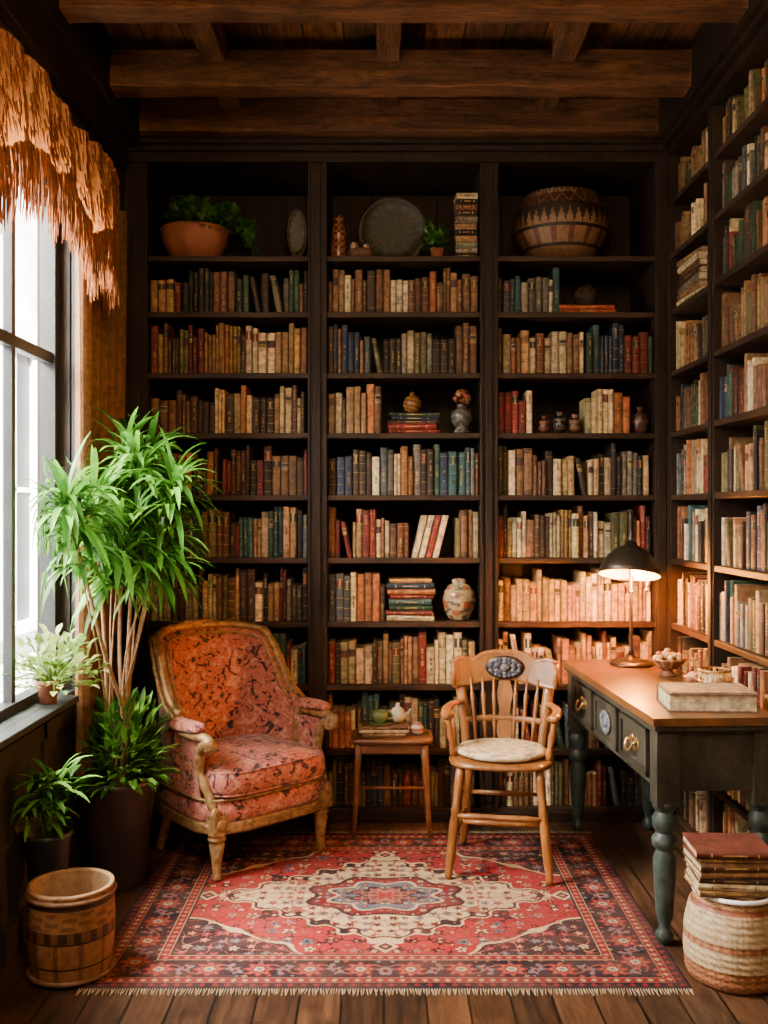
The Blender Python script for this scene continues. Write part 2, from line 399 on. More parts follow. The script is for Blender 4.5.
def openflat(b,L,W,t,rz,cov,pg,cx=0,cy=0,z=0):
    MM=b.M.copy(); b.M=MM@Matrix.Translation((cx,cy,z))@Matrix.Rotation(rz,4,'Z')
    e=.004; b.col=cov; b.box(-L/2,L/2,-W/2,W/2,0,e); b.box(-L/2,L/2,-W/2,W/2,t-e,t); b.box(-L/2,L/2,W/2-.004,W/2+.004,0,t)
    n=9
    for i in range(n):
        z0=e+(t-2*e)*i/n; z1=e+(t-2*e)*(i+1)/n; b.col=tuple(c*R.uniform(.8,1.05) for c in pg); k=.005+R.uniform(0,.0015)
        b.box(-L/2+k,L/2-k,-W/2+k,W/2-.004,z0,z1)
    b.M=MM
def stack(b,cx,cy,z,specs,L=.2,W=.15):
    for col,t in specs:
        flatbook(b,cx+R.uniform(-.005,.005),cy,z,L*R.uniform(.9,1.05),W*R.uniform(.93,1.05),t,R.uniform(-.08,.08),jit(col,.1)); z+=t+.0005
    return z

# ---------------------------------------------------------------- back bookcase
ZB=[.064,.346,.661,.966,1.277,1.582,1.883,2.174,2.470,2.742]
BAYS=[(-1.145,-.369),(-.276,.466),(.553,1.314)]
DEP=.50
b=B().use('shelf')
def upr(x0,x1,mold=True):
    b.use('shelf'); b.box(x0,x1,0,DEP,0,3.20)
    if mold and x1-x0>.07:
        m=(x0+x1)/2
        b.box(x0,x0+.014,-.010,0,.06,3.2); b.box(x1-.014,x1,-.010,0,.06,3.2); b.box(m-.016,m+.016,-.012,0,.1,3.16)
    elif mold: b.box(x0+.01,x1-.01,-.008,0,.06,3.2)
upr(XL+.002,-1.145); upr(-.369,-.276); upr(.466,.553); upr(1.314,1.377)
b.use('shelf'); b.box(XL+.002,1.377,DEP,DEP+.02,0,3.25)
for x in np.arange(-1.1,1.35,.115): b.box(x,x+.006,DEP-.006,DEP,0,3.2)
b.box(XL+.002,1.377,.02,DEP,0,.04)
b.use('shelfh')
for (x0,x1) in BAYS:
    for z in ZB:
        b.box(x0,x1,.004,DEP,z-.026,z)
b.use('shelf')
b.box(XL+.002,1.40,-.015,.03,0,.045)
b.box(XL+.002,1.377,-.02,DEP,3.19,3.24); b.box(XL+.002,1.377,-.05,DEP,3.235,3.262); b.box(XL+.002,1.377,-.075,DEP,3.262,3.285)
b.done('bookcase',(0,D,0),bevel=.003)
b=B().use('wall'); b.box(XL,1.70,0,.03,3.29,CZ); b.done('trim_above_bookcase',(0,D+.05,0))

cells={
 8:['darkgold','cream','tealc'],7:['warm','mixd','cream'],6:['cream','cream','mixd'],5:['mixc','blue','mixc'],4:['mixd','red','warm'],
 3:['mixc','mixd','gold'],2:['mixd','mixc','gold'],1:['mixd','mixd','mixd'],0:['mixd','mixd','mixd']}
b=B().use('book')
for i,pals in cells.items():
    hm=ZB[i+1]-.026-ZB[i]-.006
    for j,(x0,x1) in enumerate(BAYS):
        segs=[(x0,x1,pals[j])]
        if i==8 and j==2: segs=[(x0,x0+.31,'tealc')]
        if i==7 and j==2: segs=[(x0,x0+.43,'cream'),(x0+.43,x1,'green')]
        if i==6 and j==1: segs=[(x0,x0+.27,'cream')]
        if i==6 and j==2: segs=[(x0,x0+.19,'red'),(x0+.43,x1-.105,'cream')]
        if i==4 and j==1: segs=[(x0,x0+.40,'red'),(x0+.62,x1,'mixc')]
        if i==3 and j==1: segs=[(x0,x0+.285,'blue')]
        if i==5 and j==0: segs=[(x0,x0+.35,'warm'),(x0+.35,x1,'red')]
        if i==1 and j==1: segs=[(x0,x0+.14,'red'),(x0+.14,x1,'mixd')]
        for (a,c,p) in segs: row(b,a,c,ZB[i]+.001,hm,p)
    if i==4:
        x=BAYS[1][0]+.41
        for k in range(4):
            w=.030; 
            book(b,x,w,.205,.17,.034,ZB[i]+.001,jit(PAL['ivory'] if k!=2 else PAL['red'],.1),.25); x+=w+.004
stack(b,.14,.13,ZB[6]+.001,[(PAL['red'],.02),(PAL['red'],.028),(PAL['dark'],.016),(PAL['navy'],.018),(PAL['green'],.018)],.24,.17)
stack(b,.13,.13,ZB[3]+.001,[(PAL['ivory'],.028),(PAL['maroon'],.022),(PAL['green'],.026),(PAL['teal'],.03),(PAL['red'],.022),(PAL['orange'],.024),(PAL['navy'],.03),(PAL['gold'],.02)],.225,.17)
stack(b,.99,.13,ZB[8]+.001,[((.38,.07,.02),.022),((.34,.06,.02),.020)],.27,.17)
z=ZB[9]+.001
for k in range(11):
    t=R.uniform(.024,.034); flatbook(b,.405,.14,z,.105,.15,t,R.uniform(-.06,.06),jit(PAL[R.choice(['dark','grey','brown','ivory','green','tan','black'])],.2)); z+=t+.0005
b.done('shelved_books',(0,D,0))

# ---------------------------------------------------------------- right bookcase
RM=Matrix.Rotation(-pi/2,4,'Z')
ZR=[.064,.346,.661,.966,1.277,1.582,1.883,2.174,2.470,2.742,3.0]
RX=[(.035,.60),(.66,1.27),(1.33,1.94),(2.0,2.61),(2.67,3.28)]
b=B(); b.M=RM; b.use('shelf')
for a,c in [(0,.035),(.60,.66),(1.27,1.33),(1.94,2.0),(2.61,2.67),(3.28,3.34)]:
    b.box(a,c,0,.30,0,3.22); b.box(a+.012,c-.012,-.008,0,.05,3.2)
b.box(0,3.34,.30,.315,0,3.25)
b.use('shelfh')
for a,c in RX:
    for z in ZR: b.box(a,c,.004,.30,z-.026,z)
b.use('shelf'); b.box(.08,3.34,-.02,.32,3.2,3.24); b.box(.08,3.34,-.05,.32,3.24,3.27); b.box(.08,3.34,-.075,.32,3.27,3.50); b.box(0.02,3.34,-.008,.03,0,.045)
b.done('bookcase',(XR,D,0),bevel=.003)
b=B().use('book'); b.M=RM
rp=['mixc','warm','cream','mixd','warm','warm','mixc','mixd','warm','mixd','warm']
for i,z in enumerate(ZR):
    hm=(ZR[i+1] if i<10 else 3.24)-.026-z-.008
    for j,(a,c) in enumerate(RX):
        if j==0 and i==8:
            row(b,a+.42,c,z+.001,hm,'warm',.02); continue
        row(b,a,c,z+.001,hm,rp[(i*3+j*2)%11] if R.random()<.8 else 'all',.02)
stack(b,.25,.11,ZR[8]+.001,[(PAL['ivory'],.03),(PAL['tan'],.03),(PAL['grey'],.035),(PAL['dark'],.03),(PAL['brown'],.03),(PAL['ivory'],.03),(PAL['tan'],.025)],.32,.17)
b.done('shelved_books',(XR,D,0))

# ---------------------------------------------------------------- shelf ornaments
def bush(b,c,n,rad,L,W,cols,up=.5,droop=.4,stems=True,xmin=None,ymax=None,zs=1,nseg=4):
    for k in range(n):
        a=R.uniform(0,2*pi); e=R.uniform(-.15,1.2)
        d=Vector((cos(a)*cos(e),sin(a)*cos(e),sin(e)*zs)); rr=rad*R.uniform(.35,1)
        q=Vector(c)+d*rr
        if xmin is not None: q.x=max(q.x,xmin+.01)
        if ymax is not None: q.y=min(q.y,ymax-.01)
        if stems and k%3==0:
            b.use('leaf',cols[0]); mid=Vector(c)+d*rr*.5+Vector((0,0,.02))
            if xmin is not None: mid.x=max(mid.x,xmin+.01)
            b.tube([c,mid,q],[.003,.002,.0012],4)
        b.use('leaf'); dd=d+Vector((R.uniform(-.6,.6),R.uniform(-.6,.6),R.uniform(-.2,.7)*up)); b.leaf(q,dd,L*R.uniform(.6,1.15),W*R.uniform(.7,1.1),droop,jit(R.choice(cols),.25),nseg,xmin,ymax)
G1=(.035,.12,.015);G2=(.075,.22,.03);G3=(.13,.30,.04)
zt=ZB[9]
b=B().use('terra'); b.lathe([(.075,0),(.085,.01),(.13,.05),(.16,.11),(.166,.155),(.172,.162),(.172,.178),(.160,.18),(.152,.165),(.13,.15),(.001,.145)],seg=40)
b.use('soil'); b.lathe([(.15,.15),(.08,.158),(.001,.16)],seg=24,cap=False)
bush(b,(.01,0,.17),220,.17,.06,.030,[G1,G2,G3],droop=.3,ymax=.27,xmin=-.17)
for k in range(9):
    a=-.9+R.uniform(-.9,1.5); P=cat([(.05,0,.16),(.12+.02*k,-.04*cos(a),.29-.01*k),(.22+.01*k,.05*sin(a)-.03,.25-.025*k)],5); b.use('leaf',G2); b.tube(P,.002,4)
    for q in P[2:]:
        for _ in range(3): b.leaf(q,(R.uniform(-1,1),R.uniform(-1,1),R.uniform(-.6,.8)),.045,.026,.3,jit(R.choice([G1,G2,G3]),.2),3)
b.done('potted_trailing_plant',(-.955,D+.21,zt+.001))
b=B().use('bronze'); 
def ovalplate(b,cx,cz,rx,rz,y,t,cf,seg=40):
    vs=[];fs=[];cols=[];rings=[(1,0),(1.0,-t),(.92,-t*1.4),(.84,-t),(.82,-t*.6),(.6,-t*.6),(.4,-t*.6),(.2,-t*.6),(.001,-t*.6)]
    for k,(q,yy) in enumerate(rings):
        for j in range(seg):
            a=2*pi*j/seg; vs.append((cx+rx*q*cos(a),y+yy,cz+rz*q*sin(a)))
    for k in range(len(rings)-1):
        for j in range(seg):
            jj=(j+1)%seg; fs.append((k*seg+j,k*seg+jj,(k+1)*seg+jj,(k+1)*seg+j)); cols.append(cf(k,j))
    fs.append(tuple(range(seg))); cols.append(cf(0,0))
    b.add(vs,fs,True,cols)
b.use('vc'); ovalplate(b,0,.135,.05,.125,0,.02,lambda k,j:(.09,.055,.025) if k<4 and j%2 else ((.035,.02,.011) if k<4 else ((.075,.06,.036) if (k+j)%3 else (.03,.028,.018))))
b.use('bronze'); b.box(-.04,.04,-.04,.05,0,.014); b.box(-.008,.008,.0,.02,.01,.2)
b.done('oval_framed_plaque',(-.43,D+.12,zt+.001))
b=B().use('vcg'); b.lathe([(.03,0),(.038,.01),(.04,.06),(.035,.10),(.04,.13),(.03,.17),(.02,.19),(.03,.205),(.018,.225),(.001,.23)],seg=20,n=24,cf=lambda t,a:(.26,.09,.03) if (int(t*16)+int(a*14))%2 else (.08,.022,.012))
b.done('mosaic_figurine',(-.225,D+.1,zt+.001))
b=B().use('vc',(.12,.05,.025)); b.superq((0,0,.03),(.13,.08,.06),.7,.8,20,10); b.use('vc',(.20,.10,.045)); b.ball((-.03,-.01,.065),.022); b.ball((.03,-.01,.06),.018); b.done('carved_animal_figurine',(-.115,D+.09,zt+.001))
b=B().use('vc'); ovalplate(b,0,.18,.18,.178,0,.022,lambda k,j:(.042,.030,.018) if k<3 else (.058,.048,.028) if sin(j*.9+k*2)+cos(j*.37*k)>.2 else (.030,.030,.018),80)
b.use('shelfh'); b.tube(cat([(-.08,-.06,.012),(-.09,.02,.05),(-.07,.05,.2)],4),.007,6); b.tube(cat([(.08,-.06,.012),(.09,.02,.05),(.07,.05,.2)],4),.007,6); b.box(-.1,.1,-.06,.05,0,.012)
b.done('decorative_platter',(.045,D+.24,zt+.001))
b=B().use('terra'); b.lathe([(.025,0),(.032,.05),(.036,.055),(.033,.06),(.001,.05)],seg=20); bush(b,(-.01,0,.06),130,.075,.035,.02,[G1,G2,G1],zs=1.5); b.done('potted_ivy',(.262,D+.1,zt+.001))
def bigc(t,a):
    dk=(.022,.011,.007); tn=(.18,.088,.034); rd=(.095,.028,.013)
    if t<.12: return tn
    if t<.14: return dk
    if t<.24: return tn if int(a*48)%3 else rd
    if t<.26: return dk
    if t<.36:
        q=abs(((a*36)%1)-.5)*2; return dk if q<(t-.26)/.10 else tn
    if t<.385: return dk
    if t<.56:
        q=abs(((a*20)%1)-.5)*2; w=(t-.385)/.175
        v=abs(q-abs(w*2-1))
        return tn if v<.2 else (dk if v<.5 else rd)
    if t<.58: return dk
    if t<.62: return tn
    if t<.66: return dk if int(a*60)%2 else tn
    if t<.70: return rd
    if t<.73: return tn
    return (.10,.05,.028)
b=B().use('vc'); b.lathe([(.12,0),(.13,.005),(.19,.07),(.237,.15),(.246,.21),(.235,.27),(.205,.315),(.185,.33),(.19,.345),(.185,.358),(.165,.352),(.16,.30),(.18,.2),(.001,.1)],seg=240,n=100,cf=bigc)
b.done('patterned_clay_pot',(.90,D+.250,zt+.001))
b=B().use('vc',(.035,.022,.016)); b.ball((0,0,.055),.05)
for k in range(26):
    n=Vector((R.gauss(0,1),R.gauss(0,1),R.gauss(0,1))).normalized(); u=n.orthogonal().normalized(); w=n.cross(u)
    b.col=R.choice([(.03,.017,.010),(.055,.03,.014)]); b.tube([Vector((0,0,.058))+(u*cos(t)+w*sin(t))*.052 for t in np.linspace(0,2*pi,18)],.004,5)
b.done('woven_decor_ball',(1.0,D+.12,ZB[8]+.0445))
def smallpot(name,loc,prof,cf,mat='vcg'):
    b=B().use(mat); b.lathe(prof,seg=32,n=30,cf=cf); return b.done(name,loc)
smallpot('gilded_orb',(.14,D+.12,ZB[6]+.104),[(.001,0),(.02,.003),(.025,.01),(.035,.015),(.047,.04),(.047,.055),(.035,.08),(.012,.095),(.01,.105),(.001,.11)],lambda t,a:(.22,.10,.025) if sin(t*40+a*20)>0 else (.12,.05,.016))
b=B().use('vcg'); b.lathe([(.03,0),(.045,.01),(.03,.03),(.05,.06),(.058,.09),(.045,.12),(.02,.135),(.03,.15),(.001,.15)],seg=28,n=26,cf=lambda t,a:(.06,.055,.05) if sin(t*30+sin(a*25)*2)>0 else (.11,.09,.07))
for k in range(30):
    a=R.uniform(0,2*pi);e=R.uniform(0,1.5); b.use('vc',R.choice([(.32,.12,.045),(.28,.17,.08),(.16,.035,.016)])); b.ball((.035*cos(a)*cos(e),.035*sin(a)*cos(e),.165+.045*sin(e)),.016,seg=8,n=6)
b.done('flower_urn',(.385,D+.11,ZB[6]+.001))
for k,(x,s,c1,c2) in enumerate([(.79,.75,(.12,.04,.02),(.05,.015,.01)),(.865,.9,(.05,.03,.02),(.02,.013,.01)),(.94,.8,(.14,.065,.03),(.06,.025,.012)),(1.26,1.1,(.045,.022,.016),(.09,.03,.02))]):
    smallpot('ceramic_jar',(x,D+.08,ZB[6]+.001),[(.02*s,0),(.035*s,.02*s),(.042*s,.05*s),(.036*s,.085*s),(.015*s,.10*s),(.022*s,.12*s),(.001,.12*s)],lambda t,a,c1=c1,c2=c2:c1 if int(t*7)%2 else c2)
smallpot('painted_ginger_jar',(.372,D+.11,ZB[3]+.001),[(.04,0),(.05,.004),(.07,.04),(.083,.09),(.08,.13),(.06,.165),(.035,.18),(.038,.195),(.02,.205),(.001,.208)],lambda t,a:(.08,.07,.06) if sin(a*31+sin(t*17)*2)*sin(t*22)>.45 else ((.28,.09,.03) if sin(a*25)*cos(t*19)>.3 else (.34,.24,.12)))

# ---------------------------------------------------------------- rug
def rug():
    hx,hy=.965,.765; nx,ny=640,500
    x=np.linspace(-hx,hx,nx);y=np.linspace(-hy,hy,ny);X,Y=np.meshgrid(x,y)
    col=np.zeros((ny,nx,3)); A=np.array
    red=A((.225,.012,.015));dred=A((.13,.007,.010));navy=A((.010,.008,.012));cream=A((.43,.30,.16));blue=A((.080,.095,.12));pink=A((.30,.085,.055))
    aX,aY=np.abs(X),np.abs(Y); e=np.minimum(hx-aX,hy-aY)
    def hsh(i,j,k=0): return np.modf(np.abs(np.sin(i*127.1+j*311.7+k*74.7)*43758.5453))[0]
    def flowers(U,V,cell,rad,pet=5,dens=1,seed=0,pal=(cream,pink,blue),base=None):
        i=np.floor(U/cell);j=np.floor(V/cell); h=hsh(i,j,seed)
        cu=(i+.5+.3*(h-.5))*cell; cv=(j+.5+.3*(hsh(i,j,seed+1)-.5))*cell
        du,dv=U-cu,V-cv; r=np.hypot(du,dv); th=np.arctan2(dv,du)
        rr=rad*(.75+.4*h)*(1+.35*np.cos(pet*th+h*6)); m=(r<rr)&(hsh(i,j,seed+2)<dens)
        k=(hsh(i,j,seed+3)*len(pal)).astype(int); P=np.array(pal)[np.clip(k,0,len(pal)-1)]
        base[m]=P[m]; mm=m&(r<rr*.42); k2=(k+1)%len(pal); base[mm]=np.array(pal)[k2][mm]
        ed=(r>rr)&(r<rr+.004)&(hsh(i,j,seed+2)<dens); base[ed]=base[ed]*.4
        return base
    def vines(U,V,f,th,c,base,mask=None):
        w=np.sin(U*f+1.6*np.sin(V*f*.8))+np.sin(V*f*1.1+1.4*np.sin(U*f*.7)); m=np.abs(w)<th
        if mask is not None: m&=mask
        base[m]=c; return base
    F=np.broadcast_to(red,col.shape).copy(); F=vines(aX,aY,42,.09,navy,F); F=flowers(aX,aY,.075,.019,5,.85,3,(cream,navy,pink,blue,navy),F); F=flowers(aX+.04,aY+.03,.05,.009,4,.7,9,(cream,pink,navy,pink),F)
    fx,fy=hx-.25,hy-.25
    wob=.03*np.cos(aX*38)+.03*np.cos(aY*44)
    sp=(aX/fx+aY/fy+wob)>1.38
    Sp=np.broadcast_to(navy,col.shape).copy(); Sp=vines(aX,aY,50,.10,pink,Sp); Sp=flowers(aX,aY,.055,.016,5,.85,21,(cream,red,blue,pink),Sp)
    F[sp]=Sp[sp]; l=np.abs(aX/fx+aY/fy+wob-1.38)<.015; F[l]=cream
    m=(aX/.63+aY/.41)+.05*np.cos(aX*60)*(aY>.02)+.035*np.cos(aY*80)
    Md=np.broadcast_to(cream,col.shape).copy(); Md=vines(aX,aY,55,.16,pink*.7,Md); Md=flowers(aX,aY,.05,.012,5,.85,31,(navy,red,blue,dred),Md)
    k=m<1; F[k]=Md[k]; F[np.abs(m-1)<.02]=navy; F[np.abs(m-1.05)<.02]=cream
    m2=np.sqrt((aX/.29)**2+(aY/.19)**2)+.09*np.cos(8*np.arctan2(aY/.235,aX/.36))
    In=np.broadcast_to(dred,col.shape).copy(); In=flowers(aX,aY,.04,.011,5,.9,41,(cream,blue,pink,navy),In)
    F[m2<1]=In[m2<1]; F[np.abs(m2-1)<.035]=navy
    In2=np.broadcast_to(blue,col.shape).copy(); In2=flowers(aX,aY,.032,.010,6,.9,51,(cream,navy,red),In2)
    k=m2<.72; F[k]=In2[k]; F[np.abs(m2-.72)<.03]=cream
    k=m2<.40; F[k]=pink; In3=flowers(aX,aY,.03,.009,5,.9,61,(red,navy,blue),F.copy()); F[k]=In3[k]; F[m2<.14]=red; F[np.abs(m2-.40)<.03]=navy
    for px,py in((.69,0),(0,.46)):
        q=np.abs(aX-px)/.045+np.abs(aY-py)/.05; F[q<1]=cream; F[q<.6]=navy; F[q<.3]=pink
    col[:]=F
    horiz=(hy-aY)<(hx-aX); s=np.where(horiz,aX,aY); 
    Bd=np.broadcast_to(navy,col.shape).copy(); w=e-.135
    vl=np.abs(w-.03*np.sin(s*38))<.0035; Bd[vl]=pink*.6
    per=.165; i=np.floor(s/per); du=s-(i+.5)*per; r=np.hypot(du,w); t2=np.arctan2(w,du)
    for rr,c in((.043,red*.8),(.034,pink*.75),(.026,dred),(.017,cream*.9),(.009,blue)): Bd[r<rr*(1+.22*np.cos(8*t2))]=c
    du2=s-np.round(s/per)*per; r=np.hypot(du2,w+.012*np.sign(np.sin(s*19))); t2=np.arctan2(w,du2)
    for rr,c in((.026,blue*.9),(.018,pink*.8),(.010,navy)): Bd[r<rr*(1+.2*np.cos(5*t2))]=c
    Bd2=flowers(s,w+5,.036,.0075,4,.55,71,(cream*.5,pink*.6,red,blue*.8),Bd.copy()); far=(np.hypot(du,w)>.055)&(np.hypot(du2,w)>.038); Bd[far]=Bd2[far]
    k=e<.245; col[k]=Bd[k]
    def stripe(a,c_,c,dot=None,per=.03):
        k=(e>=a)&(e<c_); col[k]=c
        if dot is not None:
            mid=(a+c_)/2; q=np.abs(np.mod(s,per)-per/2)+np.abs(e-mid); col[k&(q<(c_-a)*.42)]=dot
    stripe(.234,.238,cream*.8);stripe(.205,.234,dred,pink,.036);stripe(.201,.205,cream*.8)
    stripe(.071,.075,pink);stripe(.044,.071,dred,cream*.6,.036);stripe(.040,.044,pink*.7);stripe(.012,.040,navy,dred,.04);stripe(0,.012,navy)
    rng=np.random.default_rng(3)
    col*= (1+.3*(rng.random((ny,nx,1))-.5)); 
    wear=1+.12*np.sin(Y*55+2*np.sin(X*3))[...,None]*np.sin(X*9+1)[...,None]; col*=wear
    me=bpy.data.meshes.new('persian_rug'); z=.005+.0006*np.sin(X*4)*np.sin(Y*5)
    edge=(e<.004); z=np.where(edge,.0012,z)
    V=np.stack([X,Y,z],-1).reshape(-1,3); idx=np.arange(nx*ny).reshape(ny,nx)
    Fc=np.stack([idx[:-1,:-1],idx[:-1,1:],idx[1:,1:],idx[1:,:-1]],-1).reshape(-1,4)
    me.vertices.add(len(V)); me.vertices.foreach_set('co',V.astype(np.float32).ravel())
    me.loops.add(Fc.size); me.loops.foreach_set('vertex_index',Fc.astype(np.int32).ravel())
    me.polygons.add(len(Fc)); me.polygons.foreach_set('loop_start',(np.arange(len(Fc))*4).astype(np.int32)); me.polygons.foreach_set('loop_total',np.full(len(Fc),4,dtype=np.int32))
    me.update(calc_edges=True)
    ca=me.color_attributes.new('Col','FLOAT_COLOR','POINT'); ca.data.foreach_set('color',np.concatenate([np.clip(col,0,1).reshape(-1,3),np.ones((nx*ny,1))],1).astype(np.float32).ravel())
    me.materials.append(attr('rug_wool',.95,.3,90,.3,0,0,.1,(.18,.075,.05)))
    o=bpy.data.objects.new('persian_rug',me); bpy.context.collection.objects.link(o); o.location=(.005,3.905,0)
    b=B().use('fab',(.5,.42,.30))
    for sy in (-1,1):
        x=-hx+.005
        while x<hx:
            l=R.uniform(.025,.04); j=R.uniform(-.006,.006); b.col=jit((.46,.35,.21),.25)
            b.tube([(x,sy*hy,.004),(x+j*.5,sy*(hy+l*.5),.003),(x+j,sy*(hy+l),.002)],[.0028,.0022,.0016],4); x+=.0085
    f=b.done('fringe'); f.parent=o
rug()

# ---------------------------------------------------------------- armchair
b=B()
def outline(k,e=0):
    a=2*pi*k; f=lambda v,p:math.copysign(abs(v)**p,v)
    x=f(cos(a),.42); y=f(sin(a),.42); w=.285+(-y)*.025
    return ((w+e)*x,(.245+e)*y-(.02*(1-x*x) if y<0 else 0))
N=72
legp=[(0,.014),(.03,.022),(.07,.018),(.12,.016),(.45,.021),(.75,.030),(.8,.022),(.84,.034),(.88,.036),(.92,.026),(.95,.034),(1,.034)]
b.use('gilt')
for x,y in((-.25,-.215),(.25,-.215)):
    b.turned((x,y,0),(x,y,.20),legp,16); b.cbox((x,y,.235),(.066,.066,.08))
    b.ball((x,y-.034,.235),.022,(1,.3,1),seg=12,n=8)
for x in(-.2,.2):
    P=cat([(x,.20,.26),(x*1.02,.20,.15),(x*1.08,.235,0)],4); b.tube(P,np.linspace(.03,.017,len(P)),10)
def railring(z,e): return [(*outline(j/N,e),z) for j in range(N)]
def bands(rings,mat):
    b.use(mat); vs=[v for r in rings for v in r]; fs=[(i*N+j,i*N+(j+1)%N,(i+1)*N+(j+1)%N,(i+1)*N+j) for i in range(len(rings)-1) for j in range(N)]
    fs+= [tuple(range(N))[::-1],tuple((len(rings)-1)*N+j for j in range(N))]; b.add(vs,fs,True)
bands([railring(.195,-.01),railring(.19,.0),railring(.205,.010),railring(.218,.002),railring(.232,.008),railring(.24,0)],'gilt')
bands([railring(.238,-.002),railring(.26,.004),railring(.30,.004),railring(.325,-.004),railring(.335,-.02)],'floral')
b.use('gilt'); b.tube(railring(.335,.003)+[railring(.335,.003)[0]],.006,6)
b.use('floral'); b.superq((0,-.02,.400),(.545,.525,.145),.5,.34,64,20,lambda x,y,z:(x,y,z+(.018*(1-(x/.27)**2)*(1-(y/.26)**2) if z>0 else 0)))
f=lambda v,p:math.copysign(abs(v)**p,v)
b.use('floral')
for zz in(.352,.445): b.tube([(.265*f(cos(a),.36),-.02+.255*f(sin(a),.36),zz) for a in np.linspace(0,2*pi,65)],.0055,6)
def shell(u,v,off):
    ph=u*math.radians(96); s_=sin(ph);c_=max(cos(ph),0)
    x=.285*f(s_,.8); y=-.03+.25*(c_**.75)
    top=.985-.03*(abs(u)/.6)**2 if abs(u)<.6 else .955-.30*(0.5-.5*cos(pi*min(1,(abs(u)-.6)/.38)))
    z=.30+(top-.30)*v
    nx,ny=s_,c_; lean=(z-.3)*.13*(c_**.5+.15)
    flare=.03*abs(s_)*v
    return Vector((x+nx*off+math.copysign(flare,s_),y+ny*off+lean,z))
b.use('floral')
nu,nv=44,18
def inner(U,V):
    u=-1+2*U; puff=.035*sin(pi*min(1,max(0,V)))**.6*(max(0,1-abs(u)**3))
    return shell(u,V*.985,-.045-puff)
b.grid(inner,nu,nv); b.grid(lambda U,V:shell(-1+2*U,V*.985,.0),nu,nv)
b.grid(lambda U,V:shell(-1+2*U,.985,-.045*V)+Vector((0,0,.012*sin(pi*V))),nu,4)
for sd in(0,1): b.grid(lambda U,V:shell(-1+2*sd,V*.985,-.045*U),3,nv)
b.use('gilt')
P=[shell(-1+2*i/60,1,-.022)+Vector((0,0,.012)) for i in range(61)]
b.tube(P,[.018+.003*sin(i*1.7) for i in range(61)],10)
P2=[shell(-.93+1.86*i/60,.965,-.056) for i in range(61)]; b.tube(P2,.008,6)
P3=[shell(-1+2*i/60,1,.004) for i in range(61)]; b.tube(P3,[.007+.0035*(i%2) for i in range(61)],6)
for sd in(-1,1):
    b.use('gilt')
    b.tube(cat([shell(sd,.02,-.022),shell(sd,.5,-.022),shell(sd,1,-.022)],6),.016,8)
    s0=shell(sd,1,-.022)
    P=cat([s0,(sd*.30,-.06,.605),(sd*.305,-.14,.60),(sd*.30,-.215,.60),(sd*.295,-.245,.575),(sd*.29,-.225,.55),(sd*.288,-.20,.565)],6)
    b.tube(P,[.02]*(len(P)-12)+list(np.linspace(.021,.012,12)),10)
    P=cat([(sd*.298,-.215,.585),(sd*.292,-.17,.53),(sd*.285,-.155,.45),(sd*.275,-.19,.37),(sd*.265,-.215,.30)],6); b.tube(P,[.016+.005*abs(sin(i*.5)) for i in range(len(P))],10)
    b.ball((sd*.30,-.235,.585),.028,(.8,1,1),seg=14,n=10)
    b.ball((sd*.27,-.235,.28),.02,(1,.6,1.5),seg=12,n=8)
    b.use('floral'); b.superq((sd*.303,-.09,.634),(.068,.22,.05),.7,.6,28,12)
    b.grid(lambda U,V,sd=sd:Vector((sd*(.268+.012*sin(pi*V)),-.18+.20*U+.03*(1-U)*sin(pi*V),.33+.25*V)),8,10)
    b.grid(lambda U,V,sd=sd:Vector((sd*(.292-.0*sin(pi*V)),-.18+.20*U+.03*(1-U)*sin(pi*V),.33+.25*V)),8,10)
b.use('gilt'); c=shell(0,1,-.022)
b.ball((c.x,c.y-.005,c.z+.02),.022,(1.3,.7,1),seg=14,n=10)
for sd in(-1,1): b.tube(cat([(c.x,c.y,c.z+.02),(sd*.05,c.y,c.z+.03),(sd*.10,c.y-.004,c.z+.012)],5),[.012]*6+[.01,.008,.007,.006,.005],8)
o=b.done('armchair',(-.645,4.425,.0065),math.radians(44)); o.scale=(1.10,1.10,.97)

# ---------------------------------------------------------------- wooden armchair
b=B().use('oak')
fl=[(0,.012),(.05,.017),(.1,.014),(.14,.018),(.5,.021),(.58,.016),(.61,.022),(.65,.016),(.9,.020),(1,.017)]
for sx in(-1,1):
    b.turned((sx*.205,-.215,0),(sx*.160,-.15,.44),fl,14)
    b.turned((sx*.185,.22,0),(sx*.145,.15,.44),fl,14)
    b.turned((sx*.188,-.19,.17),(sx*.172,.195,.17),[(0,.008),(.3,.012),(.5,.016),(.7,.012),(1,.008)],10)
b.turned((-.178,0,.17),(.178,0,.17),[(0,.008),(.3,.012),(.5,.016),(.7,.012),(1,.008)],10)
b.turned((-.178,-.185,.25),(.178,-.185,.25),[(0,.008),(.2,.013),(.5,.011),(.8,.013),(1,.008)],10)
b.turned((-.16,.18,.25),(.16,.18,.25),[(0,.008),(.5,.013),(1,.008)],10)
b.superq((0,0,.452),(.44,.42,.036),.5,.62,48,10)
b.use('vc')
def cu(t,a): 
    return (.48,.37,.22) if sin(a*50+sin(t*30)*2)*cos(t*40)<.35 else (.28,.18,.085)
b.lathe([(.001,.0),(.17,.0),(.188,.008),(.190,.018),(.18,.03),(.12,.038),(.001,.04)],(0,-.015,.47),96,cu,50,sy=.92)
b.use('oak')
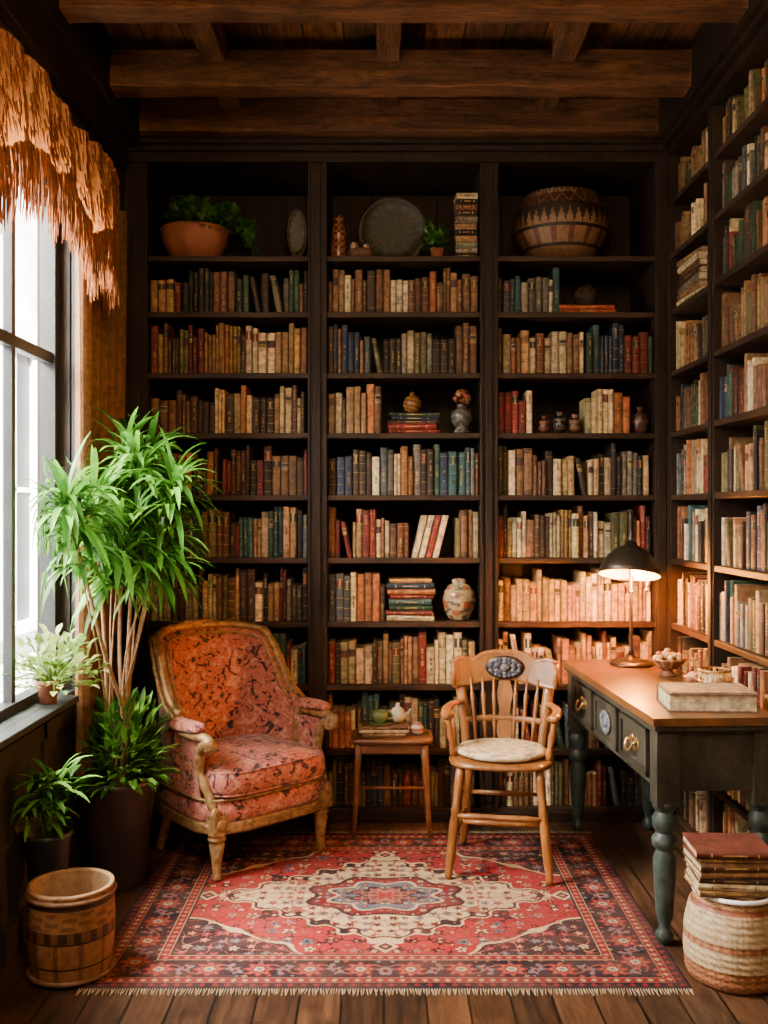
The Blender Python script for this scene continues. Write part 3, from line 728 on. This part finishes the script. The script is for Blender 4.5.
for sx in(-1,1):
    P=cat([(sx*.165,.165,.46),(sx*.18,.19,.60),(sx*.196,.22,.72),(sx*.205,.24,.79)],6); b.tube(P,[.016]*6+[.019]*6+[.016]*7,10,(1,1.3))
    P=cat([(sx*.188,.195,.645),(sx*.215,.10,.655),(sx*.232,-.01,.658),(sx*.225,-.09,.65),(sx*.210,-.12,.64)],6); b.tube(P,[.014]*8+list(np.linspace(.014,.022,17)),10,(1.2,.75))
    b.turned((sx*.195,-.07,.46),(sx*.226,-.06,.65),[(0,.013),(.15,.018),(.3,.011),(.5,.017),(.7,.011),(.85,.016),(1,.012)],12)
    b.turned((sx*.2,.06,.46),(sx*.222,.06,.655),[(0,.008),(.4,.011),(1,.007)],8)
def crest(U,V,off):
    x=-.225+.45*U; q=x/.225
    zt=.815+.045*(1-q*q)-.018*math.exp(-((abs(q)-.62)/.13)**2)+.012*math.exp(-((abs(q)-.9)/.12)**2); zb=.735+.015*cos(q*pi)
    y=.252-.07*q*q+.02*V
    return Vector((x,y+off,zb+(zt-zb)*V))
b.grid(lambda U,V:crest(U,V,-.012),40,6); b.grid(lambda U,V:crest(U,V,.012),40,6)
P=[crest(i/40,1,0) for i in range(41)]; b.tube(P,.0135,8); P=[crest(i/40,0,0) for i in range(41)]; b.tube(P,.0125,8)
for u in(0,1): b.tube([crest(u,0,0),crest(u,.5,0),crest(u,1,0)],.0135,8)
b.tube(cat([(-.17,.18,.57),(0,.213,.575),(.17,.18,.57)],8),.010,8,(1,1.6))
for i in range(7):
    q=(i-3)/3; 
    if i==3: continue
    b.turned((q*.12,.185-.02*q*q,.46),(q*.15,.245-.03*q*q,.75),[(0,.006),(.25,.008),(.33,.011),(.38,.007),(.6,.009),(.75,.011),(.8,.006),(1,.006)],8)
b.grid(lambda U,V:Vector(((U-.5)*(.045+.025*sin(pi*V*2)**2),.178+.07*V,.46+.29*V)),6,14); b.grid(lambda U,V:Vector(((U-.5)*(.045+.025*sin(pi*V*2)**2),.188+.07*V,.46+.29*V)),6,14)
b.use('bronze'); b.ball((0,.238,.797),.088,(1,.16,.60),seg=32,n=16)
b.use('vc',(.07,.07,.09))
for rr,n_,s_ in((.066,20,.010),(.042,12,.012)):
    for k in range(n_):
        a=2*pi*k/n_; b.col=(.12,.11,.12) if k%2 else (.04,.04,.06); b.ball((rr*cos(a),.227,.797+rr*.58*sin(a)),s_,(1,.6,.9),seg=10,n=6)
b.col=(.15,.13,.12); b.ball((0,.225,.797),.022,(1,.6,.8),seg=12,n=8)
b.done('wooden_armchair',(.50,4.25,.0075),math.radians(-10))

# ---------------------------------------------------------------- side table
b=B().use('oakt')
b.superq((0,0,.442),(.385,.25,.026),.3,.3,40,8)
b.box(-.16,.16,-.095,.095,.385,.432)
for sx in(-1,1):
    for sy in(-1,1):
        b.turned((sx*.175,sy*.10,0),(sx*.15,sy*.085,.43),[(0,.010),(.3,.013),(.8,.017),(1,.018)],10)
b.turned((-.163,-.093,.2),(-.163,.093,.2),[(0,.007),(1,.007)],8);b.turned((.163,-.093,.2),(.163,.093,.2),[(0,.007),(1,.007)],8);b.turned((-.163,0,.2),(.163,0,.2),[(0,.007),(1,.007)],8)
b.done('side_table',(.035,4.695,.0062),0)
TZ=.462
b=B().use('book'); stack(b,0,0,0,[(PAL['tan'],.018),(PAL['ivory'],.016),(PAL['brown'],.014)],.22,.15); b.done('book_stack',(-.0,4.69,TZ))
b=B().use('green'); b.lathe([(.022,0),(.024,.004),(.036,.025),(.040,.055),(.037,.055),(.03,.02),(.001,.012)],seg=28); b.tube([(.036+.022*sin(t),0,.03-.018*cos(t)) for t in np.linspace(0,pi,9)],.004,6); b.lathe([(.001,-.004),(.05,-.004),(.058,.003),(.05,.001),(.001,.0)],seg=28)
b.done('teacup',(-.02,4.68,TZ+.0545))
b=B().use('cream'); b.lathe([(.022,0),(.035,.02),(.036,.045),(.025,.065),(.012,.072),(.008,.08),(.01,.088),(.001,.092)],seg=24); b.tube(cat([(.03,0,.03),(.05,0,.045),(.06,0,.062)],4),[.008]*4+[.006]*5,8); b.tube([(-.033-.018*sin(t),0,.035-.02*cos(t)) for t in np.linspace(0,pi,9)],.004,6)
b.done('small_teapot',(.065,4.71,TZ+.0505))
b=B().use('vcg'); b.lathe([(.02,0),(.03,.01),(.032,.03),(.02,.05),(.015,.055),(.001,.056)],seg=20,n=12,cf=lambda t,a:(.3,.1,.08) if int(t*5)%2 else (.4,.33,.25)); b.done('lidded_jar',(.155,4.68,TZ+.001))

# ---------------------------------------------------------------- desk
b=B(); HY=.68
b.use('desktop'); b.box(-.225,.222,-HY,HY,.762,.79)
b.use('deskp'); b.box(-.217,.215,-HY+.008,HY-.008,.745,.762)
b.box(-.19,.20,-.64,.64,.53,.745)
b.box(-.205,.21,-.655,.655,.732,.747)
legd=[(0,.020),(.03,.030),(.06,.032),(.09,.022),(.12,.018),(.17,.026),(.22,.030),(.50,.038),(.60,.040),(.66,.028),(.69,.042),(.74,.044),(.78,.028),(.82,.040),(.88,.043),(.93,.030),(.96,.040),(1,.042)]
for lx in(-.165,.175):
    for sy in(-1,1):
        b.use('deskp'); b.cbox((lx,sy*.615,.615),(.078,.078,.27))
        b.use('deskleg'); b.turned((lx,sy*.615,0),(lx,sy*.615,.49),legd,24)
for k,yc in enumerate((-.375,0,.375)):
    b.use('deskp'); x=-.19
    b.box(x-.008,x,yc-.165,yc+.165,.555,.72)
    for (y0,y1,z0,z1) in((yc-.165,yc+.165,.70,.72),(yc-.165,yc+.165,.555,.575),(yc-.165,yc-.145,.555,.72),(yc+.145,yc+.165,.555,.72)): b.box(x-.018,x,y0,y1,z0,z1)
    if k==1:
        b.use('vc')
        for j in range(16):
            a=2*pi*j/16; b.col=(.07,.085,.11) if j%2 else (.13,.12,.10); b.ball((x-.014,yc+.06*cos(a),.637+.035*sin(a)),.014,(.5,1,1),seg=10,n=6)
        b.col=(.08,.09,.13); b.ball((x-.014,yc,.637),.03,(.4,1,.8),seg=16,n=8)
    else:
        b.use('brass'); b.superq((x-.010,yc,.64),(.008,.12,.05),.6,1.0,24,8)
        for q in(-.04,.04): b.ball((x-.02,yc+q,.645),.009,seg=10,n=8)
        b.tube(cat([(x-.026,yc-.04,.645),(x-.034,yc-.03,.622),(x-.036,yc,.612),(x-.034,yc+.03,.622),(x-.026,yc+.04,.645)],4),.005,8)
        b.ball((x-.014,yc,.66),.014,(.5,1,1),seg=12,n=8)
b.done('writing_desk',(1.107,4.10,0.006),math.radians(2.95),bevel=.003)
DZ=.797
# lamp
b=B().use('bronze')
b.lathe([(.001,0),(.095,0),(.1,.006),(.098,.014),(.07,.022),(.03,.03),(.016,.045),(.012,.06),(.001,.06)],seg=36)
b.lathe([(.016,.05),(.010,.07),(.008,.10),(.0075,.55),(.012,.56),(.016,.575),(.012,.59),(.008,.60),(.007,.66),(.012,.665),(.014,.68),(.006,.70),(.001,.705)],seg=16)
b.lathe([(.012,.33),(.018,.34),(.012,.35)],seg=16)
MM=b.M; b.M=Matrix.Translation((0,0,.56))@Matrix.Rotation(math.radians(-13),4,'X')@Matrix.Rotation(math.radians(6),4,'Y')@Matrix.Translation((0,0,-.56))
sh=[(.138,.410),(.140,.415),(.137,.432),(.127,.46),(.105,.495),(.075,.522),(.045,.541),(.028,.549),(.026,.565),(.012,.575)]
b.lathe(sh+[(.010,.57)],seg=40,cap=False)
b.use('shadein'); b.lathe([(.138,.410),(.134,.411),(.132,.432),(.122,.458),(.100,.492),(.070,.517),(.01,.53)],seg=40,cap=False)
b.use('brass'); b.tube([(.07,-.05,.44),(.07,-.05,.35)],.0015,5); b.ball((.07,-.05,.345),.006,seg=8,n=6)
b.use('bulb'); b.ball((.03,-.03,.430),.030,(1,1,1.2)); b.use('brass'); b.lathe([(.012,.465),(.014,.52)],(.03,-.03,0),12)
b.M=MM
lamp=b.done('desk_lamp',(1.135,4.60,DZ))
b=B().use('vcg'); b.lathe([(.035,0),(.04,.005),(.022,.015),(.02,.025),(.05,.04),(.075,.065),(.082,.075),(.078,.078),(.05,.05),(.001,.04)],seg=36,n=30,cf=lambda t,a:(.30,.13,.05) if int(a*24)%2 and .3<t<.6 else (.12,.05,.025))
for k in range(26):
    a=R.uniform(0,2*pi);r=.055*math.sqrt(R.random()); b.use('vc',R.choice([(.4,.2,.08),(.25,.1,.04),(.45,.3,.14)])); b.ball((r*cos(a),r*sin(a),.075+.025*(1-r/.055)+R.uniform(0,.01)),.015,(1,1,.9),seg=8,n=6)
b.done('potpourri_bowl',(1.22,4.30,DZ))
b=B().use('vcg'); b.lathe([(.03,0),(.05,.02),(.055,.035),(.05,.036),(.001,.02)],seg=28,n=20,cf=lambda t,a:(.3,.15,.06) if int(a*20)%2 else (.15,.06,.03))
for k in range(16):
    a=R.uniform(0,2*pi);r=.035*math.sqrt(R.random()); b.use('vc',R.choice([(.45,.28,.13),(.3,.14,.06)])); b.ball((r*cos(a),r*sin(a),.036),.012,seg=8,n=6)
b.done('trinket_bowl',(1.275,4.09,DZ))
b=B().use('brass')
for k in range(20):
    a=2*pi*k/20; b.tube([(.05*cos(a),.05*sin(a),.004),(.062*cos(a+.15),.062*sin(a+.15),.05),(.06*cos(a+.3),.06*sin(a+.3),.09)],.0022,5)
    b.tube([(.05*cos(a),.05*sin(a),.004),(.062*cos(a-.15),.062*sin(a-.15),.05),(.06*cos(a-.3),.06*sin(a-.3),.09)],.0022,5)
for r,z in((.05,.004),(.062,.05),(.06,.09)): b.tube([(r*cos(t),r*sin(t),z) for t in np.linspace(0,2*pi,33)],.004,6)
b.use('cream'); b.lathe([(.001,.005),(.04,.006),(.045,.05),(.04,.07),(.001,.07)],seg=20)
b.done('wire_candle_holder',(1.285,3.89,DZ))
b=B().use('book'); openflat(b,.31,.21,.062,0,(.16,.10,.06),(.58,.45,.29)); b.col=(.34,.27,.19); openflat(b,.30,.20,.006,.03,(.32,.23,.15),(.5,.4,.3),0,0,.0625); b.done('desk_book_stack',(1.165,3.62,DZ),math.radians(-4))

# ---------------------------------------------------------------- woven basket with books
def wc(t,a):
    cr=(.42,.30,.17);tn=(.25,.115,.045);rd=(.20,.058,.024)
    if t<.20: return tn if (int(a*60)+int(t*50))%2 else rd
    if t<.36: return cr if (int(a*90)+int(t*80))%4 else (.30,.20,.10)
    if t<.42: return rd if int(a*60)%2 else tn
    if t<.66: return cr if (int(a*90)+int(t*80))%4 else (.32,.22,.12)
    if t<.71: return rd
    return tn if (int(a*60)+int(t*50))%2 else (.34,.20,.09)
b=B().use('vc'); prof=[(.13,0),(.148,.02),(.154,.09),(.152,.17),(.138,.235),(.122,.265),(.126,.28),(.12,.285),(.11,.26),(.12,.2),(.001,.18)]
b.lathe(prof,seg=180,n=110,cf=lambda t,a:wc(t*1.35,a),rf=lambda a,z:1+.022*abs(sin(z*150))+.008*sin(a*60))
b.tube([(.125*cos(t),.125*sin(t),.283) for t in np.linspace(0,2*pi,49)],.008,8)
b.done('woven_basket',(1.13,3.235,0))
b=B().use('book'); stack(b,0,0,0,[(PAL['tan'],.02),(PAL['ivory'],.02),(PAL['dark'],.018),(PAL['tan'],.02),(PAL['brown'],.026),(PAL['tan'],.012),((.12,.03,.018),.026)],.235,.18); b.done('basket_book_stack',(1.105,3.225,.2925),-.05)

def bc(t,a):
    tn=(.25,.11,.040);dk=(.045,.018,.009);md=(.15,.058,.022)
    if .0<=t<.05 or .47<t<.50 or .86<t<.9: return dk
    if .50<=t<.62: return dk if int(a*36)%2 else md
    if .2<t<.23: return dk
    if .62<=t<.86: return md if sin(a*50)*sin(t*60)>.2 else tn
    return tn if int(a*44)%4 else md
b=B().use('vc'); b.lathe([(.115,0),(.128,.01),(.138,.10),(.140,.18),(.136,.265),(.137,.28)],seg=120,n=44,cf=bc,cap=False)
b.lathe([(.001,0.001),(.115,0)],seg=120,cap=False)
b.use('vc',(.32,.18,.085)); b.lathe([(.137,.28),(.136,.287),(.126,.287),(.124,.28)],seg=60,cap=False)
b.use('vc',(.28,.17,.09)); b.lathe([(.124,.28),(.122,.25),(.118,.19)],seg=60,cap=False); b.lathe([(.118,.19),(.001,.191)],seg=60,cap=False)
b.use('vc')
for z in(.012,.262): b.col=(.16,.075,.035); b.tube([((.132 if z<.1 else .137)*cos(t),(.132 if z<.1 else .137)*sin(t),z) for t in np.linspace(0,2*pi,49)],.008,8)
b.done('painted_drum_basket',(-1.02,3.265,.0065))

# ---------------------------------------------------------------- plants
PXL=-1.083
b=B().use('potdark'); b.lathe([(.104,0),(.112,.006),(.152,.40),(.158,.405),(.157,.428),(.147,.428),(.143,.375),(.001,.37)],seg=48)
b.use('soil'); b.lathe([(.144,.375),(.08,.385),(.001,.387)],seg=24,cap=False)
XM=-1.18-PXL
DG=[(.028,.105,.010),(.052,.18,.018),(.09,.27,.026),(.15,.37,.045)]
crowns=[]
for k,(tx,ty,tz) in enumerate([(.10,-.08,1.66),(-.02,-.25,1.54),(.03,.02,1.72),(.19,-.02,1.47),(.08,-.25,1.36),(-.03,-.48,1.45),(.25,-.10,1.58),(.02,-.14,1.28),(.13,.02,1.69),(-.02,-.58,1.52),(.20,-.15,1.30)]):
    a=k*2.3; P=cat([(.03*cos(a),.03*sin(a),.37),(.04*cos(a+1)+.01,.04*sin(a+1)-.02,.62),(tx*.35+.02*cos(a),ty*.4,.97),(tx,ty,tz)],6)
    b.use('bark'); b.tube(P,np.linspace(.012,.006,len(P)) if k in(0,1,2,3,5) else np.linspace(.005,.003,len(P)),8)
    crowns.append((P[-1],66))
    if tz>1.45: crowns.append((P[-3],34))
b.use('leaf')
for c,nn in crowns:
    for k in range(nn):
        a=R.uniform(0,2*pi); e=R.uniform(-.35,1.4); d=Vector((cos(a)*cos(e),sin(a)*cos(e),sin(e)))
        L=R.uniform(.17,.29); b.leaf(c+Vector((0,0,R.uniform(-.08,.05))),d,L,R.uniform(.018,.030),R.uniform(.5,1.2),jit(R.choice(DG),.2),7,XM)
bush(b,(.02,-.02,.45),420,.20,.08,.025,[DG[0],DG[1],DG[2],DG[3]],droop=.35,xmin=XM,zs=1.6)
b.done('potted_dracaena',(PXL,4.06,0))
b=B().use('shelf'); b.lathe([(.062,0),(.065,.01),(.03,.03),(.022,.08),(.022,.15),(.03,.18),(.066,.20),(.068,.212),(.001,.212)],seg=28); b.done('plant_stand',(-1.165,3.47,0))
b=B().use('potblack'); b.lathe([(.06,0),(.064,.005),(.080,.165),(.084,.17),(.083,.18),(.074,.18),(.072,.15),(.001,.145)],seg=36); b.use('soil'); b.lathe([(.073,.15),(.001,.157)],seg=20,cap=False)
b.use('leaf')
for s_ in range(13):
    a=R.uniform(0,2*pi); tip=Vector((.07*cos(a),.07*sin(a),.17+R.uniform(.08,.24))); tip.x=max(tip.x,-.05); b.use('leaf',DG[1]); b.tube(cat([(.01*cos(a),.01*sin(a),.15),tip*.5+Vector((0,0,.1)),tip],4),.0022,5)
    for k in range(9):
        a2=R.uniform(0,2*pi); e=R.uniform(-.1,1.2); b.leaf(tip+Vector((0,0,R.uniform(-.06,.01))),(cos(a2)*cos(e),sin(a2)*cos(e),sin(e)),R.uniform(.07,.14),R.uniform(.016,.026),.6,jit(R.choice(DG),.2),5,-.075)
b.done('potted_houseplant',(-1.165,3.47,.213))
b=B().use('terra'); b.lathe([(.03,0),(.04,.07),(.044,.072),(.043,.085),(.038,.085),(.001,.07)],seg=28)
PG=[(.18,.30,.05),(.30,.37,.11),(.13,.25,.04)]
bush(b,(.02,0,.07),240,.20,.05,.028,PG,droop=.4,zs=1.0,ymax=.15)
b.done('variegated_sill_plant',(-1.255,3.74,.787))

# ---------------------------------------------------------------- curtains & valance
def folds(name,y0,y1,z0,z1,x,amp,n,gather,col,yref=1):
    b=B().use('curtain')
    def fn(U,V):
        z=z0+(z1-z0)*V; g=gather(V); w=(y1-y0)*g; y=(y1-w)+w*U if yref else y0+w*U
        return Vector((x+amp*sin(U*n*2*pi+.6*sin(V*3)),y+.010*sin(U*n*4*pi+V*2),z))
    b.grid(fn,n*14,40,lambda u,v:jit(col,.08)); return b.done(name)
folds('linen_curtain',3.93,4.70,.46,2.88,-1.210,.026,6,lambda v:.78+.22*v**1.5,(.20,.095,.037),0)
folds('linen_curtain',2.45,3.02,.02,2.88,-1.210,.026,6,lambda v:1-.25*v,(.20,.095,.037),0)
b=B().use('fab',(.50,.20,.07))
path=cat([(-1.10,2.0,0),(-1.09,2.7,0),(-1.085,3.4,0),(-1.09,3.95,0),(-1.105,4.06,0),(-1.165,4.10,0)],14)
def pp(U):
    q=U*(len(path)-1); i=min(int(q),len(path)-2); return path[i].lerp(path[i+1],q-i)
def valb(U): return 2.60+.05*sin(U*21)+.03*sin(U*47)
def vf(U,V):
    p=pp(U); zt=2.88+.02*sin(U*25); zb=valb(U); s_=(.013*sin(U*95+V*2)+.005*sin(U*210))*min(1,(1-U)*12)
    return Vector((p.x+s_,p.y,zb+(zt-zb)*V))
b.grid(vf,340,14,lambda u,v:jit((.25,.078,.017) if v>.2 else (.30,.10,.024),.12))
N2=1600
for i in range(N2):
    U=i/N2+R.uniform(-.0005,.0005); U=min(max(U,0),1); p=vf(U,R.uniform(0,.06)); l=R.uniform(.12,.25); off=R.uniform(-.008,.012)
    b.col=jit((.31,.10,.022),.45); b.tube([p,p+Vector((off*.6+.004,R.uniform(-.01,.01),-l*.5)),p+Vector((off,R.uniform(-.018,.018),-l))],[.0028,.0024,.0012],4,cap=False)
for i in range(2200):
    U=R.random(); V=R.uniform(.1,1.0); p=vf(U,V)+Vector((.006,0,0)); l=R.uniform(.025,.055); b.col=jit((.29,.095,.021),.5); b.tube([p,p+Vector((.006,R.uniform(-.012,.012),-l))],[.0022,.0010],4,cap=False)
va=b.done('fringed_valance')
b=B().use('bronze'); b.tube([(-1.13,1.5,2.90),(-1.13,4.10,2.90)],.010,10)
for y in(1.6,3.1): b.tube([(-1.255,y,2.90),(-1.13,y,2.90)],.008,8)
b.done('curtain_rod',parent=va)

# ---------------------------------------------------------------- lights
def area(name,loc,tgt,size,power,col,sy=None):
    l=bpy.data.lights.new(name,'AREA'); l.energy=power; l.color=col; l.size=size
    if sy: l.shape='RECTANGLE'; l.size_y=sy
    o=bpy.data.objects.new(name,l); bpy.context.collection.objects.link(o); o.location=loc
    o.rotation_euler=(Vector(tgt)-Vector(loc)).to_track_quat('-Z','Y').to_euler(); return o
area('daylight_through_window',(-2.5,3.0,3.2),(0.1,3.95,.6),1.8,1700,(1.0,.91,.79),1.4)
area('overhead_fill_light',(.1,.9,3.2),(.1,4.6,1.3),1.3,100,(1.0,.67,.36))  # added warm fill from overhead, out of view; no ceiling fixture there
def point(name,loc,e,col,r=.03):
    l=bpy.data.lights.new(name,'POINT'); l.energy=e; l.color=col; l.shadow_soft_size=r
    o=bpy.data.objects.new(name,l); bpy.context.collection.objects.link(o); o.location=loc; return o
point('desk_lamp_light',(1.13,4.53,DZ+.365),105,(1,.30,.025),.03)
point('frontal_fill_light',(.2,-.2,1.5),36,(1,.62,.32),.25)  # unseen warm fill behind the camera, added to brighten shelves and ceiling
s=bpy.data.lights.new('sun','SUN'); s.energy=150; s.color=(1,.98,.95); s.angle=.02
so=bpy.data.objects.new('sun',s); bpy.context.collection.objects.link(so); so.rotation_euler=Vector((-.6,1.1,-1.2)).to_track_quat('-Z','Y').to_euler(); so.location=(0,0,8)
w=bpy.data.worlds.new('world'); bpy.context.scene.world=w; w.use_nodes=True
w.node_tree.nodes['Background'].inputs[0].default_value=(.95,.96,1,1); w.node_tree.nodes['Background'].inputs[1].default_value=3.0
# ---------------------------------------------------------------- camera
cd=bpy.data.cameras.new('camera'); cd.sensor_width=36; cd.lens=35.2; co=bpy.data.objects.new('camera',cd); bpy.context.collection.objects.link(co)
co.location=(0,0,1.5); co.rotation_euler=(pi/2,0,0); bpy.context.scene.camera=co
